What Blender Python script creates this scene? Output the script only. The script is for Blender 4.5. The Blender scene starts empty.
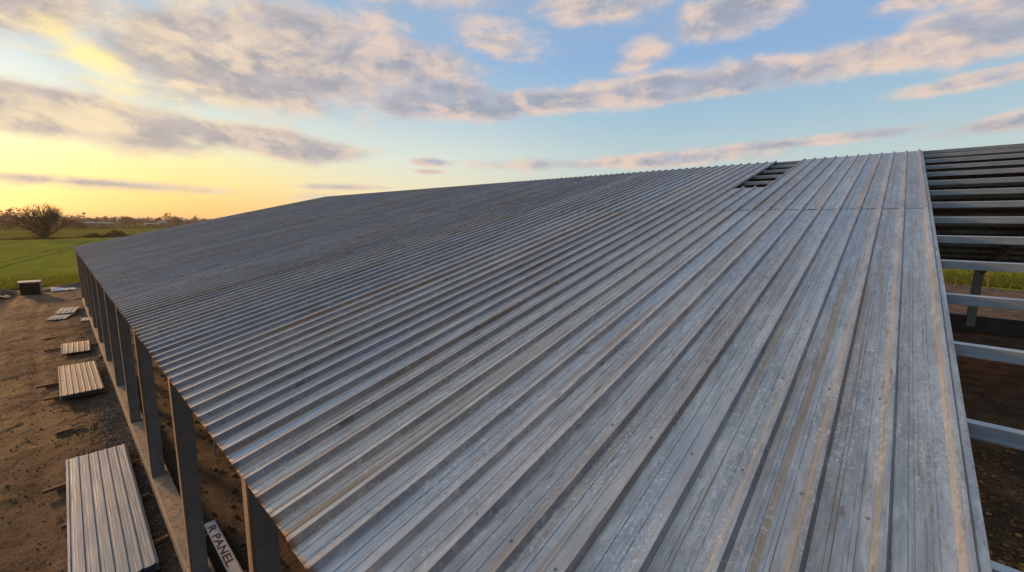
import bpy, math, random
from mathutils import Vector, noise, Matrix
random.seed(7)
R = math.radians
scene = bpy.context.scene
col = scene.collection

# ------------------------------------------------------------------ layout
XE, ZE, SL = .812, -2.03, .2516          # eave x, eave z, roof slope (rise / run)
XR = 19.02                                # ridge x
ZR = ZE + SL * (XR - XE)
RIB0, PITCH, NRIB = -.45, .3048, 142      # first rib y, rib pitch, last rib
ZG = -5.96                                # ground level (camera height is 0)
TH = math.atan(SL); CT, ST = math.cos(TH), math.sin(TH)
XSEAM = 10.47
SUN_AZ, SUN_EL = -12., 9.

# ------------------------------------------------------------------ helpers
WO = {}                                   # world origin of every object
def link(o, parent=None, loc=(0, 0, 0)):
    col.objects.link(o)
    loc = Vector(loc)
    if parent is not None:
        o.parent = parent; o.location = loc - WO[parent.name]
    else:
        o.location = loc
    WO[o.name] = loc
    return o
def tag(o, label=None, cat=None, group=None, kind=None):
    for k, v in (('label', label), ('category', cat), ('group', group), ('kind', kind)):
        if v: o[k] = v
    return o
def empty(name, loc, *a, **k):
    o = bpy.data.objects.new(name, None); o.empty_display_size = .3
    link(o, None, loc); return tag(o, *a, **k)

class MB:
    def __init__(s): s.v = []; s.f = []; s.uv = None; s.mi = []
    def add(s, vs, fs, m=0):
        n = len(s.v); s.v += [tuple(p) for p in vs]
        s.f += [tuple(n + i for i in f) for f in fs]; s.mi += [m] * len(fs)
    def box(s, x0, x1, y0, y1, z0, z1, m=0):
        s.add([(x0,y0,z0),(x1,y0,z0),(x1,y1,z0),(x0,y1,z0),(x0,y0,z1),(x1,y0,z1),(x1,y1,z1),(x0,y1,z1)],
              [(0,3,2,1),(4,5,6,7),(0,1,5,4),(1,2,6,5),(2,3,7,6),(3,0,4,7)], m)
    def bar(s, a, b, w, h, up=(0,0,1), m=0):
        a = Vector(a); b = Vector(b); d = (b-a).normalized(); up = Vector(up)
        sd = d.cross(up).normalized(); u = sd.cross(d)
        vs = [p + sd*i*w/2 + u*j*h/2 for p in (a, b) for i, j in ((-1,-1),(1,-1),(1,1),(-1,1))]
        s.add(vs, [(0,1,2,3),(7,6,5,4),(0,4,5,1),(1,5,6,2),(2,6,7,3),(3,7,4,0)], m)
    def tube(s, a, b, r0, r1, n=6, cap=True):
        a = Vector(a); b = Vector(b); d = (b-a).normalized()
        t = Vector((0,0,1)) if abs(d.z) < .9 else Vector((1,0,0))
        u = d.cross(t).normalized(); w = d.cross(u)
        vs = [p + (u*math.cos(2*math.pi*i/n) + w*math.sin(2*math.pi*i/n))*r for p, r in ((a,r0),(b,r1)) for i in range(n)]
        fs = [(i, (i+1)%n, n+(i+1)%n, n+i) for i in range(n)]
        if cap: fs += [tuple(range(n))[::-1], tuple(range(n, 2*n))]
        s.add(vs, fs)
    def extrude_y(s, prof, y0, y1, closed=False):
        """open profile [(x,z)] swept along y"""
        n = len(prof); vs = [(x, y, z) for y in (y0, y1) for x, z in prof]
        k = n if closed else n-1
        s.add(vs, [(i, (i+1)%n, n+(i+1)%n, n+i) for i in range(k)])
    def build(s, name, mat, parent=None, origin=None, smooth=False, thick=0):
        xs = [p[0] for p in s.v]; ys = [p[1] for p in s.v]; zs = [p[2] for p in s.v]
        if origin is None: origin = ((min(xs)+max(xs))/2, (min(ys)+max(ys))/2, min(zs))
        ox, oy, oz = origin
        me = bpy.data.meshes.new(name)
        me.from_pydata([(x-ox, y-oy, z-oz) for x, y, z in s.v], [], s.f)
        mats = mat if isinstance(mat, (list, tuple)) else [mat]
        for m in mats: me.materials.append(m)
        if len(mats) > 1: me.polygons.foreach_set('material_index', s.mi)
        if smooth: me.polygons.foreach_set('use_smooth', [True]*len(me.polygons))
        if s.uv is not None:
            l = me.uv_layers.new(name='UVMap')
            vi = [0]*len(me.loops); me.loops.foreach_get('vertex_index', vi)
            flat = []
            for i in vi: flat += s.uv[i]
            l.data.foreach_set('uv', flat)
        me.update()
        o = bpy.data.objects.new(name, me)
        link(o, parent, origin)
        if thick:
            md = o.modifiers.new('thickness', 'SOLIDIFY'); md.thickness = thick; md.offset = -1
        return o
def copy_tree(o, loc, rz=0., scale=1., src_parent=None, parent=None):
    c = o.copy(); col.objects.link(c)
    if parent is None:
        c.location = loc; c.rotation_euler = (0, 0, rz)
        c.scale = scale if isinstance(scale, (tuple, list)) else (scale,)*3
        WO[c.name] = Vector(loc)
    else:
        c.parent = parent
    for ch in list(o.children): copy_tree(ch, None, parent=c)
    return c
def fbm(x, y, z=0., o=4): return noise.fractal(Vector((x, y, z)), 1.0, 2.0, o)

# ------------------------------------------------------------------ node helpers
class NT:
    def __init__(s, tree): s.t = tree; s.n = tree.nodes; s.l = tree.links
    def new(s, typ, **k):
        n = s.n.new(typ)
        for a, b in k.items(): setattr(n, a, b)
        return n
    def put(s, sock, v):
        if isinstance(v, bpy.types.NodeSocket): s.l.new(v, sock)
        elif v is not None:
            try: sock.default_value = v
            except Exception:
                sock.default_value = (*v, 1) if len(v) == 3 else v
    def m(s, op, a, b=None, c=None, clamp=False):
        n = s.new('ShaderNodeMath', operation=op, use_clamp=clamp)
        s.put(n.inputs[0], a)
        if b is not None: s.put(n.inputs[1], b)
        if c is not None: s.put(n.inputs[2], c)
        return n.outputs[0]
    def vm(s, op, a, b=None, out=0):
        n = s.new('ShaderNodeVectorMath', operation=op)
        s.put(n.inputs[0], a)
        if b is not None: s.put(n.inputs[1], b)
        return n.outputs[out]
    def mapping(s, v, loc=(0,0,0), rot=(0,0,0), sc=(1,1,1), typ='POINT'):
        n = s.new('ShaderNodeMapping', vector_type=typ)
        s.put(n.inputs['Vector'], v)
        n.inputs['Location'].default_value = loc; n.inputs['Rotation'].default_value = rot; n.inputs['Scale'].default_value = sc
        return n.outputs[0]
    def noise(s, v, scale, detail=4, rough=.5, dist=0, dim='3D', w=None):
        n = s.new('ShaderNodeTexNoise', noise_dimensions=dim)
        s.put(n.inputs['Vector'], v); n.inputs['Scale'].default_value = scale
        n.inputs['Detail'].default_value = detail; n.inputs['Roughness'].default_value = rough
        n.inputs['Distortion'].default_value = dist
        return n.outputs[0]
    def ramp(s, v, stops, interp='LINEAR'):
        n = s.new('ShaderNodeValToRGB'); cr = n.color_ramp; cr.interpolation = interp
        while len(cr.elements) > 1: cr.elements.remove(cr.elements[-1])
        for i, (p, c) in enumerate(stops):
            e = cr.elements[0] if i == 0 else cr.elements.new(p)
            e.position = p
            e.color = (c, c, c, 1) if isinstance(c, (int, float)) else (*c, 1)
        s.put(n.inputs[0], v); return n.outputs[0]
    def mix(s, f, a, b, mode='MIX'):
        n = s.new('ShaderNodeMix', data_type='RGBA', blend_type=mode)
        s.put(n.inputs[0], f); s.put(n.inputs[6], a); s.put(n.inputs[7], b)
        return n.outputs[2]
    def sm(s, v, a, b, c=0., d=1.):
        n = s.new('ShaderNodeMapRange', interpolation_type='SMOOTHSTEP')
        s.put(n.inputs[0], v)
        for i, x in zip((1,2,3,4), (a,b,c,d)): n.inputs[i].default_value = x
        return n.outputs[0]
    def bump(s, h, strength=.5, dist=.02):
        n = s.new('ShaderNodeBump'); s.put(n.inputs['Height'], h)
        n.inputs['Strength'].default_value = strength; n.inputs['Distance'].default_value = dist
        return n.outputs[0]

def material(name, color=(.5,.5,.5), rough=.8, metal=0., fn=None, spec=.5):
    m = bpy.data.materials.new(name); m.use_nodes = True
    nt = NT(m.node_tree); b = m.node_tree.nodes['Principled BSDF']
    b.inputs['Base Color'].default_value = (*color, 1); b.inputs['Roughness'].default_value = rough
    b.inputs['Metallic'].default_value = metal
    b.inputs['Specular IOR Level'].default_value = spec
    if fn:
        for k, v in fn(nt).items(): nt.put(b.inputs[k], v)
    return m
def pos(nt): return nt.new('ShaderNodeNewGeometry').outputs['Position']
def mottled(c1, c2, scale=3., rough=.8, metal=0., bump=.3, bd=.01, detail=6, c3=None, spec=.3, stretch=(1,1,1)):
    def fn(nt):
        p = nt.mapping(pos(nt), sc=stretch)
        n = nt.noise(p, scale, detail, .6)
        c = nt.mix(nt.sm(n, .35, .65), c1, c2)
        if c3:
            n2 = nt.noise(p, scale*3.7, 5, .6); c = nt.mix(nt.sm(n2, .52, .68), c, c3)
        d = dict(zip(('Base Color',), (c,)))
        if bump: d['Normal'] = nt.bump(nt.noise(p, scale*6, 5, .6), bump, bd)
        return d
    return material('mottled', c1, rough, metal, fn, spec)

# ---- galvanised roof sheet
def roof_fn(nt):
    uv = nt.new('ShaderNodeUVMap').outputs[0]                     # x = metres up the slope, y = metres along the eave
    sep = nt.new('ShaderNodeSeparateXYZ'); nt.put(sep.inputs[0], uv)
    U, V = sep.outputs[0], sep.outputs[1]
    rnd = nt.new('ShaderNodeObjectInfo').outputs['Random']
    off = nt.new('ShaderNodeCombineXYZ'); nt.put(off.inputs[2], nt.m('MULTIPLY', rnd, 37.))
    uvr = nt.vm('ADD', uv, off.outputs[0])
    st = nt.mapping(uvr, sc=(.75, 4.5, 1)); st2 = nt.mapping(uvr, sc=(.8, 85, 1))
    n1 = nt.noise(st, 1., 8, .66, .6); n2 = nt.noise(st2, 1., 5, .65, .3)
    n4 = nt.noise(nt.mapping(uvr, sc=(11, 40, 1)), 1., 5, .7, 1.4)
    n5 = nt.noise(nt.mapping(uvr, sc=(3.2, 14, 1)), 1., 7, .68, .8)
    spang = nt.noise(nt.mapping(uvr, sc=(30, 44, 1)), 1., 3, .6, .8)
    c = nt.mix(nt.sm(n1, .32, .68), (.36,.375,.39), (.50,.505,.505))
    c = nt.mix(nt.m('MULTIPLY', nt.sm(n5, .50, .62), .3), c, (.78,.77,.74))        # pale oxide blooms
    c = nt.mix(nt.m('MULTIPLY', nt.sm(n5, .46, .35), .35), c, (.25,.25,.25))        # darker weathering
    c = nt.mix(nt.m('MULTIPLY', nt.sm(n2, .57, .64), .2), c, (.80,.79,.76))
    c = nt.mix(nt.m('MULTIPLY', nt.sm(n2, .42, .35), .5), c, (.17,.17,.18))      # thin dark run marks
    pan = nt.noise(nt.mapping(uvr, loc=(2,8,1), sc=(.12, 3.1, 1)), 1., 3, .5, .2)
    c = nt.mix(nt.sm(pan, .50, .66, 0., .35), c, (.30,.25,.21)); c = nt.mix(nt.sm(pan, .48, .34, 0., .45), c, (.34,.42,.52))
    br_ = nt.noise(nt.mapping(uvr, loc=(5,3,1), sc=(.16, 11, 1)), 1., 6, .62, .5)
    c = nt.mix(nt.m('MULTIPLY', nt.sm(br_, .54, .64), .7), c, (.38,.25,.14))
    patch = nt.m('MULTIPLY', nt.sm(n4, .54, .58), nt.sm(nt.noise(nt.mapping(uvr, sc=(.9, 4, 1)), 1., 3, .5), .46, .56))
    c = nt.mix(nt.m('MULTIPLY', patch, .45), c, (.21,.21,.21))
    patch2 = nt.m('MULTIPLY', nt.sm(spang, .56, .62), nt.sm(nt.noise(nt.mapping(uvr, loc=(9,2,4), sc=(.8, 5, 1)), 1., 3, .5), .48, .58))
    c = nt.mix(nt.m('MULTIPLY', patch2, .45), c, (.82,.81,.78))
    # per sheet tone
    c = nt.mix(.8, c, nt.ramp(rnd, [(0,(.44,.44,.45)),(.25,(.55,.55,.55)),(.5,(.46,.48,.50)),(.75,(.53,.51,.47)),(1,(.50,.51,.53))], 'CONSTANT'), 'OVERLAY')
    # rust: at the cut eave edge, a few long runs
    rn = nt.noise(nt.mapping(uvr, sc=(3., 9, 1)), 1., 5, .65)
    edge = nt.m('MULTIPLY', nt.sm(U, .14, -.02), 1.)
    rust = nt.m('GREATER_THAN', nt.m('ADD', nt.m('MULTIPLY', edge, .55), rn), .78)
    rust = nt.sm(nt.m('ADD', nt.m('MULTIPLY', nt.m('POWER', edge, 3), .55), nt.m('MULTIPLY', rn, .9)), .62, .95)
    c = nt.mix(nt.m('MULTIPLY', rust, .75), c, (.34,.17,.08))
    dab = nt.m('MULTIPLY', nt.sm(nt.noise(nt.mapping(uvr, sc=(4., 22, 1)), 1., 4, .6), .62, .67), nt.sm(nt.noise(uvr, .9, 2, .5), .48, .56))
    c = nt.mix(nt.m('MULTIPLY', dab, .7), c, (.20,.15,.09))
    rough = nt.sm(n5, .3, .7, .46, .32)
    h = nt.m('ADD', nt.m('MULTIPLY', n4, .4), nt.m('MULTIPLY', spang, .4))
    h = nt.m('ADD', h, nt.m('MULTIPLY', n2, .3))
    return {'Base Color': c, 'Roughness': rough, 'Normal': nt.bump(h, .35, .003)}
M = {}
M['roof'] = material('galvanised_roof', (.4,.43,.47), .5, .58, roof_fn)
def galv_fn(c1, c2):
    def fn(nt):
        p = nt.mapping(pos(nt), sc=(2, 1, 2))
        n = nt.noise(p, 2.2, 5, .6); s = nt.noise(p, 60, 3, .6)
        c = nt.mix(nt.sm(n, .3, .7), c1, c2); c = nt.mix(nt.m('MULTIPLY', s, .25), c, (.6,.62,.64))
        return {'Base Color': c, 'Roughness': nt.sm(n, .2, .8, .5, .34)}
    return fn
M['purlin'] = material('galvanised_purlin', rough=.45, metal=.25, fn=galv_fn((.28,.35,.42), (.42,.50,.58)))
M['steel'] = material('weathered_column_steel', rough=.6, metal=.25, fn=galv_fn((.21,.24,.26), (.29,.32,.335)))
M['lining'] = material('underside_steel', rough=.6, metal=.3, fn=galv_fn((.12,.13,.14), (.18,.19,.2)))
M['screw'] = material('screw_steel', (.27,.265,.26), .5, .3)
def conc_fn(nt):
    p = pos(nt)
    n = nt.noise(p, 1.7, 7, .65); g = nt.noise(p, 14, 6, .7); s = nt.noise(nt.mapping(p, sc=(2,2,.5)), 5, 5, .6)
    c = nt.mix(nt.sm(n, .35, .65), (.60,.45,.30), (.45,.36,.26))
    c = nt.mix(nt.m('MULTIPLY', nt.sm(g, .52, .62), .7), c, (.14,.10,.07))
    c = nt.mix(nt.m('MULTIPLY', nt.sm(s, .6, .75), .5), c, (.42,.36,.29))
    return {'Base Color': c, 'Normal': nt.bump(g, .5, .02)}
M['concrete'] = material('dirty_concrete', rough=.9, fn=conc_fn, spec=.2)
M['dwall'] = mottled((.10,.10,.10), (.14,.135,.13), .8, .9, bump=.2)
def wood_fn(nt):
    p = nt.mapping(pos(nt), sc=(2, 25, 25)); n = nt.noise(p, 1., 5, .6)
    return {'Base Color': nt.mix(nt.sm(n, .3, .7), (.20,.12,.065), (.36,.23,.13))}
M['wood'] = material('rough_timber', rough=.85, fn=wood_fn, spec=.2)
def dirt_fn(nt):
    p = pos(nt)
    big = nt.noise(p, .35, 5, .6, .4); mid = nt.noise(p, 1.6, 7, .65, .3); fine = nt.noise(p, 11, 8, .7); peb = nt.noise(p, 42, 4, .6)
    c = nt.mix(nt.sm(big, .38, .62), (.110,.063,.032), (.240,.142,.080))
    c = nt.mix(nt.m('MULTIPLY', nt.sm(mid, .50, .66), .75), c, (.31,.20,.12))
    c = nt.mix(nt.m('MULTIPLY', nt.sm(mid, .48, .38), .85), c, (.055,.034,.020))
    c = nt.mix(nt.m('MULTIPLY', nt.sm(fine, .50, .60), .65), c, (.065,.043,.027))
    c = nt.mix(nt.m('MULTIPLY', nt.sm(peb, .57, .63), .7), c, (.36,.27,.18))
    gn = nt.noise(nt.mapping(p, loc=(4, 7, 0)), .5, 5, .6)
    c = nt.mix(nt.m('MULTIPLY', nt.sm(gn, .56, .68), .45), c, (.07,.075,.028))       # weedy greenish film
    sp = nt.new('ShaderNodeSeparateXYZ'); nt.put(sp.inputs[0], p)
    band = nt.m('MULTIPLY', nt.sm(nt.m('ADD', sp.outputs[0], nt.m('MULTIPLY', mid, 1.4)), .65, 1.35), nt.sm(sp.outputs[0], 2.2, 1.6))
    c = nt.mix(nt.m('MULTIPLY', band, .65), c, nt.mix(nt.sm(fine, .4, .6), (.045,.042,.038), (.14,.13,.115)))  # gravel along the wall foot
    h = nt.m('ADD', nt.m('MULTIPLY', mid, 1.), nt.m('ADD', nt.m('MULTIPLY', fine, .8), nt.m('MULTIPLY', peb, .35)))
    return {'Base Color': c, 'Normal': nt.bump(h, 1., .13), 'Roughness': nt.sm(big, .3, .7, .75, .95)}
M['dirt'] = material('bare_earth', rough=.9, fn=dirt_fn, spec=.25)
def field_fn(c1, c2, c3, ang, gap):
    def fn(nt):
        p = pos(nt)
        big = nt.noise(p, .03, 5, .6); mid = nt.noise(p, .35, 6, .65); fine = nt.noise(p, 3.5, 6, .7)
        r = nt.mapping(p, rot=(0, 0, R(ang)))
        rs = nt.new('ShaderNodeSeparateXYZ'); nt.put(rs.inputs[0], r)
        c = nt.mix(nt.sm(nt.noise(nt.mapping(r, sc=(1.2, .05, 1)), 1., 4, .6), .35, .65), c1, c2)
        c = nt.mix(nt.m('MULTIPLY', nt.sm(mid, .52, .68), .6), c, c3)
        hs = nt.noise(nt.mapping(p, rot=(0, 0, R(-40)), sc=(.18, 1.1, 1)), 1., 6, .65)
        c = nt.mix(nt.m('MULTIPLY', nt.sm(hs, .54, .68), .6), c, tuple(v*.40 for v in c1))
        c = nt.mix(nt.m('MULTIPLY', nt.sm(big, .42, .60), .45), c, tuple(v*.62 for v in c2))
        c = nt.mix(nt.m('MULTIPLY', nt.sm(fine, .45, .30), .6), c, tuple(v*.45 for v in c1))
        x = nt.m('ADD', rs.outputs[0], nt.m('MULTIPLY', nt.noise(p, .08, 2), 2.))
        w = nt.m('ABSOLUTE', nt.m('SUBTRACT', nt.m('ABSOLUTE', nt.m('SUBTRACT', nt.m('MODULO', nt.m('ADD', x, 500), gap), gap/2)), .9))
        c = nt.mix(nt.m('MULTIPLY', nt.sm(w, .35, .12), .75), c, tuple(v*.4 + .02 for v in c1))   # tramlines
        return {'Base Color': c, 'Normal': nt.bump(nt.m('ADD', mid, fine), .8, .3)}
    return fn
M['field'] = material('crop_field', rough=1., fn=field_fn((.23,.26,.032), (.31,.32,.042), (.40,.34,.065), 9, 14.), spec=0.)
M['field2'] = material('pale_field', rough=1., fn=field_fn((.19,.18,.02), (.25,.215,.03), (.28,.22,.05), 48, 20.), spec=0.)
M['field3'] = material('far_field', rough=1., fn=field_fn((.15,.15,.015), (.20,.18,.025), (.22,.16,.03), 48, 24.), spec=0.)
def var_fn(c1, c2, c3):
    def fn(nt):
        at = nt.new('ShaderNodeNewGeometry').outputs['Random Per Island']
        return {'Base Color': nt.ramp(at, [(0, c1), (.5, c2), (1, c3)])}
    return fn
def translucent(m, f):
    nt = NT(m.node_tree); b = nt.n['Principled BSDF']; o = nt.n['Material Output']
    t = nt.new('ShaderNodeBsdfTranslucent'); x = nt.new('ShaderNodeMixShader'); x.inputs[0].default_value = f
    src = b.inputs['Base Color'].links[0].from_socket
    nt.put(t.inputs[0], nt.mix(1., src, (1.6, 1.35, .9), 'MULTIPLY')); nt.l.new(b.outputs[0], x.inputs[1]); nt.l.new(t.outputs[0], x.inputs[2]); nt.l.new(x.outputs[0], o.inputs[0])
M['leaf_dark'] = material('evergreen_leaf', rough=.8, fn=var_fn((.05,.045,.015), (.10,.075,.025), (.16,.11,.04)), spec=.2)
M['leaf_warm'] = material('bare_twig_leaf', rough=.8, fn=var_fn((.09,.06,.025), (.16,.10,.04), (.24,.15,.06)), spec=.2)
M['hedge'] = material('hedge_leaf', rough=.85, fn=var_fn((.04,.038,.012), (.08,.06,.02), (.13,.09,.03)), spec=.2)
M['lit_flange_tint'] = mottled((.42,.27,.16), (.55,.38,.24), 6, .8, bump=.1, stretch=(1,1,.15))  # tan colour stands for sunlight on the outer column flange
M['bark'] = mottled((.055,.038,.022), (.09,.062,.036), 5, .9)
M['grass'] = material('grass_blade', rough=.8, fn=var_fn((.09,.13,.012), (.13,.17,.02), (.20,.21,.05)), spec=.2)
for k_ in ('leaf_dark', 'leaf_warm', 'hedge', 'grass'): translucent(M[k_], .45)
M['stone'] = material('gravel_stone', rough=.8, fn=var_fn((.05,.045,.04), (.13,.12,.105), (.30,.28,.25)), spec=.3)
M['clod_sun_tint'] = material('sun_tinted_clod', rough=.9, fn=var_fn((.12,.055,.02), (.28,.14,.055), (.45,.25,.11)), spec=.2)  # orange of sunlight put into the earth colour
M['clod'] = material('earth_clod', rough=.9, fn=var_fn((.05,.034,.02), (.11,.075,.043), (.19,.13,.08)), spec=.2)
def sheet_fn(c1, c2, c3):
    def fn(nt):
        p = pos(nt); st = nt.mapping(p, sc=(26, .9, 4))
        n = nt.noise(st, 1., 6, .6, .3); b = nt.noise(p, 1.9, 5, .6)
        c = nt.mix(nt.sm(n, .35, .65), c1, c2); c = nt.mix(nt.m('MULTIPLY', nt.sm(b, .56, .72), .6), c, c3)
        return {'Base Color': c, 'Roughness': nt.sm(n, .2, .8, .65, .5), 'Normal': nt.bump(n, .2, .004)}
    return fn
M['sheet_silver'] = material('new_silver_sheet', rough=.45, metal=.5, fn=sheet_fn((.22,.29,.38), (.30,.38,.48), (.32,.31,.30)))
M['sheet_cream'] = material('aged_cream_sheet', rough=.6, metal=.0, fn=sheet_fn((.28,.265,.24), (.40,.38,.35), (.17,.13,.095)))
M['sheet_white'] = material('old_white_sheet', rough=.6, metal=.0, fn=sheet_fn((.40,.39,.37), (.56,.54,.52), (.28,.22,.16)))
M['white'] = mottled((.68,.68,.69), (.80,.80,.80), 4, .6, bump=0)
M['signface'] = mottled((.66,.67,.72), (.76,.77,.82), 3, .55, bump=0)
M['ink'] = material('sign_lettering', (.025,.028,.045), .5)
M['dark'] = mottled((.07,.042,.028), (.12,.072,.045), 3, .8)
M['crate_rim'] = mottled((.46,.42,.37), (.60,.56,.51), 5, .7, bump=0)
M['shed_wall'] = mottled((.36,.34,.31), (.46,.44,.41), .3, .8, bump=0)
M['shed_roof'] = mottled((.28,.27,.26), (.36,.34,.33), .3, .5, bump=0)
M['tan_rag'] = mottled((.42,.28,.18), (.55,.38,.26), 6, .9)

# ------------------------------------------------------------------ ground
def wave(x, y):
    h = .055*fbm(x*.45+3, y*.45, 1) + .030*fbm(x*1.7, y*1.7, 5) + .020*fbm(x*5, y*5, 9)
    for rx, rw in ((-.95, .17), (-2.45, .2)):                     # wheel ruts along the building
        d = (x - rx - .25*math.sin(y*.13)) / rw
        h -= .085*math.exp(-d*d) * (.6 + .5*fbm(y*.4, rx))
    if .3 < x < 36.7: h = h*.5 if x > 1.0 else h*.7
    return h
def mound(x, y):
    h = 0.
    for mx, my, rx, ry, a in ((-4.3, 50.8, 1.5, 1.3, .75), (-6.8, 51.5, 2.0, 1.5, .9), (1.0, 53.0, 2.2, .8, .28), (-.3, 51.5, 1.0, .8, .2), (-11, 52, 3, 1.5, .8)):
        d = ((x-mx)/rx)**2 + ((y-my)/ry)**2
        h += a*math.exp(-d)*(1+.5*fbm(x*1.3, y*1.3, 3))
    return h
def yard_z(x, y):
    w_ = wave(x, y)
    return ZG + (w_ if w_ > -.03 else -.03 + .015*math.tanh((w_+.03)/.05)) + mound(x, y)
def frange(a, b, s):
    n = max(1, round((b-a)/s)); return [a+(b-a)*i/n for i in range(n)]
xs = frange(-34, -5, .8) + frange(-5, 1.4, .11) + frange(1.4, 12, .3) + frange(12, 74, 1.) + [74.]
ys = frange(-34, 5, .6) + frange(5, 30, .13) + frange(30, 58, .22) + [58.]
b = MB(); nx = len(xs)
for y in ys:
    for x in xs:
        z = yard_z(x, y)
        e = fbm(x*.5, y*.5, 8)*.9
        over = max(y - (52.9 + .35*(x+3.4)*.6 + e) if x < 30 else y-45, x - (68.5 + 2.5*e + .25*(y+5)), -(x + 31 + 2*e), -(y + 31 + 2*e))
        if over > 0: z -= min(.35, over*.35)
        b.v.append((x, y, z))
for j in range(len(ys)-1):
    for i in range(nx-1):
        a = j*nx+i; b.f.append((a, a+1, a+nx+1, a+nx))
tag(b.build('dirt_yard', M['dirt'], smooth=True, origin=(0, 0, ZG)), kind='structure')
def sheet_poly(name, pts, z, mat):
    b = MB(); b.add([(x, y, z) for x, y in pts], [tuple(range(len(pts)))])
    return tag(b.build(name, mat, origin=(0, 0, z)), kind='structure')
sheet_poly('ground', [(-5000,-5000),(5000,-5000),(5000,6000),(-5000,6000)], ZG-.14, M['field3'])
sheet_poly('near_field', [(-260,-220),(240,-220),(240,383),(-8.5,177),(-260,-40)], ZG-.06, M['field'])
D = Vector((20.6, 19)).normalized()
sheet_poly('middle_field', [(-208.5,-8),(-260,-40),(-8.5,177.5),(240,383.5),(420,720),(6.6,352),(-300,95)], ZG-.055, M['field2'])

# grass tufts
def blades(n, fx, lo, hi, name, w=.03):
    b = MB()
    for i in range(n):
        x, y = fx(); h = random.uniform(lo, hi); a = random.uniform(0, 6.28); ww = w*random.uniform(.6, 1.4)
        z = max(yard_z(x, y) if x > -34 and x < 74 and y < 58 else -99, ZG-.07) - .02
        if x > 68: z = ZG-.08
        dx, dy = math.cos(a)*ww, math.sin(a)*ww; lx, ly = random.gauss(0, .35)*h, random.gauss(0, .35)*h
        b.add([(x-dx,y-dy,z),(x+dx,y+dy,z),(x+lx,y+ly,z+h)], [(0,1,2)])
    return tag(b.build(name, M['grass'], origin=(0,0,ZG)), label=None, kind='stuff')
g = blades(16000, lambda: (random.uniform(-16, 9), random.choice((random.uniform(54, 64), 53.3+abs(random.gauss(0, 2.2))+.2))), .08, .26, 'field_grass', .05)
tag(g, 'short green grass along the field edge beyond the mud', 'grass')
def fx2():
    x = 68.5 + abs(random.gauss(0, 9)); return x, random.uniform(-32, 12)
g = blades(14000, fx2, .15, .5, 'rough_grass', .14)
tag(g, 'rough tall grass on the open side beyond the concrete wall', 'grass')

# stones and clods
def rocks(n, fx, lo, hi, name, mat, label, cat, sink=.3):
    b = MB()
    for i in range(n):
        x, y = fx(); r = random.uniform(lo, hi) * random.uniform(.6, 1.3); z = yard_z(x, y) + r*(.5-sink)
        a = random.uniform(0, 3); vs = []
        for k in range(5):
            t = a + k*1.2566; q = r*random.uniform(.7, 1.2); vs.append((x+q*math.cos(t), y+q*math.sin(t), z+r*random.uniform(-.2, .2)))
        vs += [(x+random.uniform(-.3,.3)*r, y+random.uniform(-.3,.3)*r, z+r*random.uniform(.4,.75)), (x, y, z-r*.6)]
        b.add(vs, [(k, (k+1)%5, 5) for k in range(5)] + [((k+1)%5, k, 6) for k in range(5)])
    o = b.build(name, mat, origin=(0,0,ZG)); tag(o, label, cat, kind='stuff')
def fg():
    y = random.uniform(6, 40) if random.random() < .6 else random.gauss(17.5, 2.8)
    return min(.90, .92 - abs(random.gauss(0, .34))), y
rocks(9000, fg, .008, .027, 'gravel', M['stone'], 'loose grey gravel at the foot of the concrete beam', 'gravel')
rocks(4500, lambda: (random.uniform(-5, .9), random.uniform(5, 52)), .006, .026, 'earth_clods', M['clod'], 'crumbled brown earth clods scattered over the yard', 'soil')
rocks(3500, lambda: (random.uniform(1.3, 11), random.choice((random.uniform(2, 22), random.uniform(-6, 2)))), .012, .06, 'floor_rubble', M['clod'], 'lumps of earth and rubble on the floor inside the frame', 'rubble')

rocks(2600, lambda: (random.uniform(-5, .9), random.uniform(5, 52)), .008, .032, 'scattered_stones', M['stone'], 'pale and dark stones strewn over the brown mud', 'stones')
def fr():
    cx, cy, r = random.choice(((12.6, -2.2, 1.0), (15., -2.4, .9), (17.5, -3.0, 1.2), (10.9, -2.2, .5), (13.6, -3.4, .8)))
    return cx+random.gauss(0, r), cy+random.gauss(0, r*.6)
rocks(900, fr, .01, .06, 'sun_tinted_lumps', M['clod_sun_tint'], 'added lumps of earth under the open bay, coloured like sunlit patches', 'rubble')  # lumps added in place of sun patches on the floor

# ------------------------------------------------------------------ the building
bld = empty('steel_building', (XE, 0, ZG), 'long half-clad steel frame building with a weathered corrugated metal roof', 'building')

def rp(u, y, h):                                                   # u: metres up the slope, h: metres above the purlins
    return (XE + u*CT - h*ST, y, ZE + u*ST + h*CT)
RH, RB, RT = .045, .036, .016                                      # rib height, half base, half top
def cross(k0, k1, left_lap=True, edge=None):
    """points (y, h) from rib k0 to rib k1"""
    pts = []
    y0 = RIB0 + k0*PITCH
    up = .0030
    if edge is not None: pts += [(edge, -.030), (edge, .0), (y0-RB-.004, 0)]
    for (dy, h) in ((-RB-.006, 0), (-RB, .0), (-RT, RH), (0, RH+.0006), (RT, RH), (RB, 0)):
        pts.append((y0+dy, h + (up if edge is None else 0)))
    k = k0
    while k < k1:
        yb = RIB0 + k*PITCH
        for c_ in (.108, .197):
            for dy, h in ((-.014, 0), (-.010, .0042), (.010, .0042), (.014, 0)): pts.append((yb+c_+dy, h))
        k += 1
        y = RIB0 + k*PITCH
        for dy, h in ((-RB, 0), (-RT, RH), (0, RH+.0006), (RT, RH), (RB, 0)): pts.append((y+dy, h))
    return pts
rng = random.Random(3)
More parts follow.
